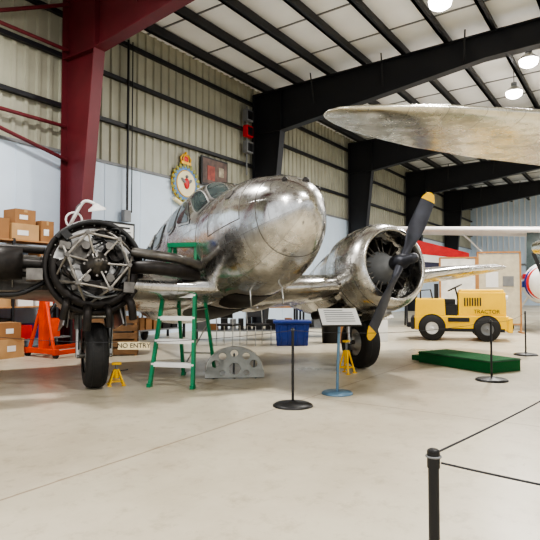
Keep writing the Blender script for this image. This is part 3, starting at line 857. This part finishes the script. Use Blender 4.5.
# ------------------------------------------------------------------ clutter behind the airplane
def carton(x, y, z, sx, sy, sz, rot=0, m=None, name='cardboard_box'):
    mb = MB(); m = m or M_card
    mb.bb(-sx / 2, sx / 2, -sy / 2, sy / 2, 0, sz, m)
    mb.bb(-sx / 2 - .002, sx / 2 + .002, -.03, .03, sz * .8, sz + .003, M_card2)
    mb.bb(-sx * .2, sx * .15, -sy / 2 - .004, -sy / 2, sz * .35, sz * .65, M_white)
    mb.build(name, M=T(x, y, z) @ Rz(rot), bevel=.006)
WR = 55.8
def rw(a, b):
    p = MR @ V((a, -b, 0)); return p.x, p.y
def shelf(a, b, L, H, top, name='storage_shelf'):
    mb = MB()
    for x in (0, L / 2, L):
        for y in (0, -.6): mb.box((x, y, H / 2), (.05, .05, H), M_steelb)
    for k in range(4):
        z = .25 + k * (H - .27) / 3
        mb.bb(0, L, -.62, .02, z - .03, z, M_wood if k % 2 else M_grey)
    RND.seed(int(a * 10))
    for k in range(3):
        z = .25 + k * (H - .27) / 3; x = .08
        while x < L - .35:
            w = RND.uniform(.2, .42); h = RND.uniform(.18, .5)
            mb.bb(x, x + w, -.55, -.1, z, z + h, RND.choice([M_card, M_card2, M_grey, M_blue, M_white, M_black, M_redp, M_alud, M_dark, M_orange])); x += w + RND.uniform(.02, .08)
    z = .25 + 3 * (H - .27) / 3
    for (x, zz, w, h, m) in top:
        mb.bb(x, x + w, -.52, -.08, z + zz, z + zz + h, m)
        mb.bb(x + w * .42, x + w * .58, -.524, -.076, z + zz + h * .8, z + zz + h + .004, M_card2)
        mb.bb(x + w * .2, x + w * .6, -.526, -.52, z + zz + h * .3, z + zz + h * .6, M_white if m is not M_white else M_grey)
    if a > 3:
        o = V((L - .1, -.4, z))
        mb.cyl(o, o + V((0, 0, .05)), .13, M_white, seg=20)
        mb.hose([o + V(p) for p in ((0, 0, .04), (.08, -.1, .35), (.0, -.4, .55), (.1, -.6, .9), (.24, -.8, .86))], .035, M_white, 10)
        mb.hose([o + V(p) for p in ((.06, -.05, .3), (.12, -.3, .75), (.02, -.5, .8), (.1, -.6, .9))], .02, M_grey, 8)
        mb.lathe(o + V((.26, -.85, .70)), (-.2, 0, 1), [(0, .19), (.05, .18), (.12, .07), (.16, .02)], M_white, seg=20)
        mb.torus(o + V((.0, -.4, .5)), (0.5, 1, 0), .17, .022, M_white, 20, 8)
    mb.build(name, M=MR @ T(a, -b, 0))
shelf(1.9, .35, 2.7, 2.30, [(.2, 0, .5, .4, M_card2), (.9, 0, .55, .3, M_card), (1.6, 0, .5, .5, M_white), (2.2, 0, .4, .35, M_card)])
shelf(4.72, .35, 2.7, 2.30, [(.1, 0, .55, .32, M_card2), (.12, .32, .5, .25, M_card), (.75, 0, .55, .42, M_card), (1.35, 0, .6, .34, M_card2), (1.42, .34, .45, .3, M_card), (2.0, 0, .3, .45, M_card)])

mb = MB()
for sy in (-.4, .4):
    mb.box((.0, sy, .1), (1.5, .07, .08), M_orange)
    for xx in (-.7, .7): mb.cyl((xx, sy - .03, .05), (xx, sy + .03, .05), .05, M_black)
mb.box((-.7, 0, .12), (.09, .9, .09), M_orange); mb.box((-.65, 0, .75), (.14, .14, 1.3), M_orange)
mb.cyl((-.7, .35, .14), (-.65, .03, 1.1), .035, M_orange); mb.cyl((-.7, -.35, .14), (-.65, -.03, 1.1), .035, M_orange)
mb.tube([(-.7, 0, 1.4), (.1, 0, 1.48), (.75, 0, 1.35)], .055, M_orange, 8)
mb.cyl((-.62, 0, .7), (-.1, 0, 1.4), .035, M_black); mb.cyl((.75, 0, 1.35), (.75, 0, 1.1), .01, M_grey)
mb.torus((.75, 0, 1.05), (0, 1, 0), .05, .012, M_grey, 14, 6)
x, y = rw(6.7, 2.0)
mb.build('engine_hoist', M=T(x, y) @ Rz(60), bevel=.006)
for (a, b, z, s, h, r, m) in ((4.9, 1.6, 0, .6, .45, 40, M_card), (4.9, 1.6, .45, .5, .32, 30, M_card2), (5.6, 1.5, 0, .5, .35, 60, M_card2), (5.6, 1.5, .35, .4, .3, 50, M_card), (4.3, 1.8, 0, .5, .5, 55, M_card), (4.3, 1.8, .5, .4, .3, 50, M_card2)):
    x, y = rw(a, b); carton(x, y, z, s, .45, h, r, m)

def bench(x, y, L, D, H, rot, seed, name='workbench', top=M_wood, full=True):
    mb = MB(); RND.seed(seed)
    mb.box((0, 0, H - .02), (L, D, .04), top)
    for sx in (-1, 1):
        for sy in (-1, 1): mb.box((sx * (L / 2 - .05), sy * (D / 2 - .05), (H - .04) / 2), (.05, .05, H - .04), M_steelb)
    mb.box((0, 0, .25), (L - .1, D - .1, .03), M_grey)
    x0 = -L / 2 + .1
    while x0 < L / 2 - .3:
        w = RND.uniform(.12, .3); h = RND.uniform(.08, .32); k = RND.random()
        m = RND.choice([M_grey, M_redp, M_dark, M_alud, M_white, M_blue, M_black, M_black])
        if k < .5: mb.bb(x0, x0 + w, -.15, .15, H, H + h, m)
        elif k < .8: mb.cyl((x0 + w / 2, 0, H), (x0 + w / 2, 0, H + h), .07, m)
        else: mb.cyl((x0, 0, H + .06), (x0 + w, 0.05, H + .06), .06, m)
        if full: mb.bb(x0, x0 + w * .9, -.2, .2, .265, .265 + h, RND.choice([M_card, M_black, M_dark, M_grey, M_black]))
        x0 += w + .04
    mb.build(name, M=T(x, y) @ Rz(rot))
bench(-.6, 13.6, 2.6, .7, .85, 3, 5); bench(1.7, 14.6, 1.8, .7, .8, 5, 9, 'folding_table', M_white)
x, y = rw(9.6, 1.0); bench(x, y, 2.2, .7, .85, 55.8, 12)
x, y = rw(3.6, 2.5); bench(x, y, 1.6, .6, .8, 56, 4, 'tool_cart', M_grey)
mb = MB()
for sx in (-.5, .5): mb.box((sx, 0, .6), (.05, .3, 1.2), M_steelb)
for k in range(4):
    mb.box((0, 0, .18 + k * .28), (1.0, .3, .02), M_grey)
    for j in range(5): mb.box((-.4 + j * .2, -.02, .26 + k * .28), (.17, .28, .13), (M_yel, M_redp, M_blue, M_yel, M_orange)[(j + k) % 5], taper=(1.0, 1.05))
x, y = rw(2.0, 2.5)
mb.build('parts_bin_rack', M=T(x, y) @ Rz(56))
# cartons and a crate between the left wheel and the ladder
M_crate = mat('worn_crate_wood', (124, 92, 62), .8, var=.25, scale=5)
mb = MB()
for k in range(5):
    mb.box((0, -.26, .08 + k * .15), (.9, .02, .12), M_crate); mb.box((0, .26, .08 + k * .15), (.9, .02, .12), M_crate)
    mb.box((-.45, 0, .08 + k * .15), (.02, .52, .12), M_crate); mb.box((.45, 0, .08 + k * .15), (.02, .52, .12), M_crate)
for sx in (-.42, .42):
    for sy in (-.24, .24): mb.box((sx, sy, .37), (.05, .05, .74), M_wood)
mb.box((0, 0, .05), (.88, .5, .02), M_crate); mb.box((0, 0, .55), (.7, .4, .3), M_alud); mb.cyl((-.2, 0, .7), (.1, .1, .85), .09, M_dark)
mb.build('wooden_crate', M=T(-3.05, 10.6) @ Rz(12))
def bin_(x, y, r, h, m, name):
    mb = MB()
    mb.lathe((0, 0, 0), (0, 0, 1), [(0, .01), (0, r * .85), (h * .93, r), (h * .93, r * 1.07), (h, r * 1.07), (h, r * .98), (h * .3, r * .85), (h * .3, .01)], m, seg=28)
    mb.build(name, M=T(x, y))
mb = MB()
mb.box((0, 0, .25), (.70, .46, .50), M_blue, taper=(1.1, 1.1)); mb.box((0, 0, .53), (.86, .6, .06), M_blue)
for k in range(4): mb.box((-.27 + k * .18, -.25, .25), (.04, .03, .46), M_blue, rot=R3('X', 3))
mb.build('storage_tote', M=T(.50, 12.4), bevel=.015)
bin_(1.45, 12.9, .24, .7, M_black, 'waste_bin')
def chair(x, y, rot):
    mb = MB()
    for sx in (-.2, .2):
        mb.tube([(sx, -.2, 0), (sx, -.2, .44), (sx, .2, .44)], .012, M_alu, 8); mb.tube([(sx, .22, 0), (sx, .2, .44), (sx, .26, .88)], .012, M_alu, 8)
    mb.box((0, 0, .46), (.44, .42, .04), M_black); mb.box((0, .25, .75), (.42, .03, .25), M_black, rot=R3('X', -8))
    mb.build('stacking_chair', M=T(x, y) @ Rz(rot), bevel=.008)
chair(-.25, 12.4, 30); chair(-.95, 12.4, 160)
carton(2.5, 13.3, 0, .6, .5, .55, 15, M_white, 'storage_box'); carton(1.85, 13.0, 0, .45, .4, .4, 5, M_card)

# display partition
M_beige = mat('partition_fabric', (196, 188, 166), .8)
M_pb = mat('partition_board', (226, 226, 220), .7)
mb = MB()
for cx, w, h in ((0, 1.15, 2.35), (-1.15, 1.0, 2.2)):
    mb.box((cx, 0, h / 2 + .1), (w, .04, h - .3), M_beige if cx == 0 else M_pb)
    for sx in (-1, 1):
        mb.box((cx + sx * (w / 2 + .01), 0, h / 2), (.05, .06, h), M_wood); mb.box((cx + sx * (w / 2 + .01), 0, .02), (.05, .5, .04), M_wood)
    mb.box((cx, 0, h), (w + .05, .06, .05), M_wood); mb.box((cx, 0, .25), (w + .05, .06, .05), M_wood)
mb.box((-.2, -.03, 1.55), (.35, .01, .45), M_white); mb.box((.25, -.03, 1.5), (.3, .01, .3), M_grey)
mb.build('display_partition', M=T(6.70, 15.8) @ Rz(-10))

# ------------------------------------------------------------------ overhead wing of the neighbouring airplane
e = empty('silver_monoplane', T(0, 0))
M_silv = metal_panels('silver_doped_skin', 'flat', c1=.80, c2=.86, rough=(.2, .32), bw=.35, bh=40, tint=(1, .965, .82), streak=.08)
mb = MB()
data = [(.50, 4.93, 5.00, 2.90), (.53, 4.86, 5.10, 2.90), (.62, 4.78, 5.24, 2.90), (.80, 4.72, 5.44, 2.89), (1.1, 4.68, 5.68, 2.88), (1.6, 4.68, 6.02, 2.87), (2.4, 4.76, 6.40, 2.85), (3.5, 4.9, 6.8, 2.83), (5.0, 5.15, 7.3, 2.80), (7.5, 5.7, 8.2, 2.76)]
rings = []
for X, z0, z1, h in data:
    c = z1 - z0
    rings.append([V((X, z0 + c * px, h + c * pz * .85)) for px, pz in airfoil(14, .13)])
mb.loft(rings, M_silv)
mb.build('wing', e)
mb = MB()
fr = []
for (t, r) in ((-2.2, .30), (-2.0, .52), (-1.2, .6), (0, .6), (1.4, .5), (3.2, .3), (5.0, .12)):
    fr.append([V((6.9 - t * .25 + r * math.cos(2 * pi * k / 24), 6.4 + t, 2.15 + r * 1.1 * math.sin(2 * pi * k / 24))) for k in range(24)])
mb.loft(fr, M_silv)
for sx in (-.9, .9):
    mb.lathe((7.2 + sx, 5.0, .38), (1, 0, 0), [(-.08, .15), (-.1, .33), (0, .38), (.1, .33), (.08, .15)], M_rubber, seg=24)
    mb.cyl((7.2 + sx, 5.0, .38), (7.1 + sx * .4, 5.4, 1.8), .04, M_alu)
    mb.cyl((7.2 + sx * 1.1, 5.0, .38), (7.2 + sx * .8, 5.0, .38), .1, M_alu)
mb.cyl((4.8, 6.0, 2.82), (6.6, 6.1, 1.7), .03, M_alu)
mb.build('fuselage_and_undercarriage', e)

# ------------------------------------------------------------------ background light airplane, right
e = empty('light_airplane', T(8.60, 17.1) @ Rz(-24))
M_pale = mat('pale_pink_white_skin', (230, 222, 218), .35, var=.05)
M_navy = mat('navy_paint', (16, 40, 130), .35)
mb = MB()
rings = []
for (y, x0, x1, z) in ((-5.2, .3, .9, 3.4), (-5.05, -.1, 1.3, 3.38), (-4.6, -.4, 1.7, 3.35), (0, -.5, 1.9, 3.1), (4.5, -.2, 1.4, 3.35)):
    c = x1 - x0
    rings.append([V((y, x0 + c * px, z + c * pz * .8)) for px, pz in airfoil(12, .14)])
mb.loft(rings, M_pale)
def fring(t, r, zc=1.45): return [V((r * math.cos(2 * pi * k / 28), t, zc + r * 1.15 * math.sin(2 * pi * k / 28))) for k in range(28)]
fr = [fring(*p) for p in ((-2.15, .05), (-2.12, .24), (-2.0, .36), (-1.6, .47), (-.8, .54), (.5, .56), (2.2, .38), (4.5, .12))]
mb.loft(fr, M_white)
for sx in (-1, 1):
    mb.box((sx * .50, .2, 1.66), (.10, 2.7, .14), M_redp)
    mb.box((sx * .53, .2, 1.42), (.10, 2.7, .18), M_navy)
    mb.cyl((sx * .5, .3, 1.2), (sx * 2.4, .5, 3.2), .03, M_white)
    mb.lathe((sx * .9, -.6, .3), (1, 0, 0), [(-.07, .1), (-.08, .26), (0, .3), (.08, .26), (.07, .1)], M_rubber, seg=24)
    mb.cyl((sx * .9, -.6, .3), (sx * .35, -.4, 1.1), .035, M_white)
    mb.sph((sx * .9, -.5, .38), .3, M_navy, sc=(.4, 1.5, .7), seg=14)
mb.torus((0, -1.75, 1.45), (0, 1, 0), .44, .05, M_redp, 28, 8)
mb.torus((0, -1.45, 1.45), (0, 1, 0), .49, .05, M_navy, 28, 8)
mb.box((0, 4.3, 2.0), (.05, .8, 1.0), M_redp); mb.box((0, 4.2, 1.6), (2.4, .6, .04), M_white)
mb.box((0, .3, 2.4), (.9, 1.5, 1.3), M_glass, taper=(.9, .8))
mb.sph((0, -2.15, 1.45), .12, M_white, sc=(1, 1.6, 1), seg=14)
mb.box((0, -2.28, 1.45), (1.8, .03, .1), M_black, rot=R3('Y', 70))
mb.build('airframe', e)

e = empty('stored_tail_surface', T(5.5, 18.6) @ Rz(-8))
mb = MB()
fn = lambda x, z, d: V((x, d, z))
mb.prism([(-1.3, 2.95), (-.9, 3.10), (1.3, 2.5), (1.3, 2.3), (-1.3, 2.6)], fn, .12, M_redp)
mb.prism([(-1.3, 2.59), (1.3, 2.29), (1.3, 2.1), (-1.3, 2.3)], fn, .12, M_white)
mb.prism([(-1.2, 2.29), (1.3, 2.09), (1.3, 1.7), (-1.1, 1.7)], fn, .12, mat('dark_navy_fabric', (34, 36, 60), .6))
for sx in (-.8, .8):
    mb.cyl((sx, -.35, 0), (sx, 0, 1.7), .03, M_steelb, seg=8); mb.cyl((sx, .35, 0), (sx, 0, 1.7), .03, M_steelb, seg=8)
mb.box((0, 0, 1.66), (1.9, .1, .08), M_wood)
mb.build('panel', e)

# ------------------------------------------------------------------ world, camera
w = bpy.data.worlds.new('world'); bpy.context.scene.world = w; w.use_nodes = True
bg = w.node_tree.nodes['Background']; bg.inputs['Color'].default_value = (0.95, 0.975, 1.0, 1); bg.inputs['Strength'].default_value = 1.15
try:
    bpy.context.scene.view_settings.look = 'AgX - Medium High Contrast'
except Exception:
    pass

cam = bpy.data.cameras.new('camera'); cam.lens = 36; cam.sensor_width = 36; cam.clip_end = 200; cam.clip_start = .05
co = bpy.data.objects.new('camera', cam); bpy.context.scene.collection.objects.link(co)
co.location = (0, 0, 1.28); co.rotation_euler = (math.radians(90 + 2.0), 0, 0)
bpy.context.scene.camera = co
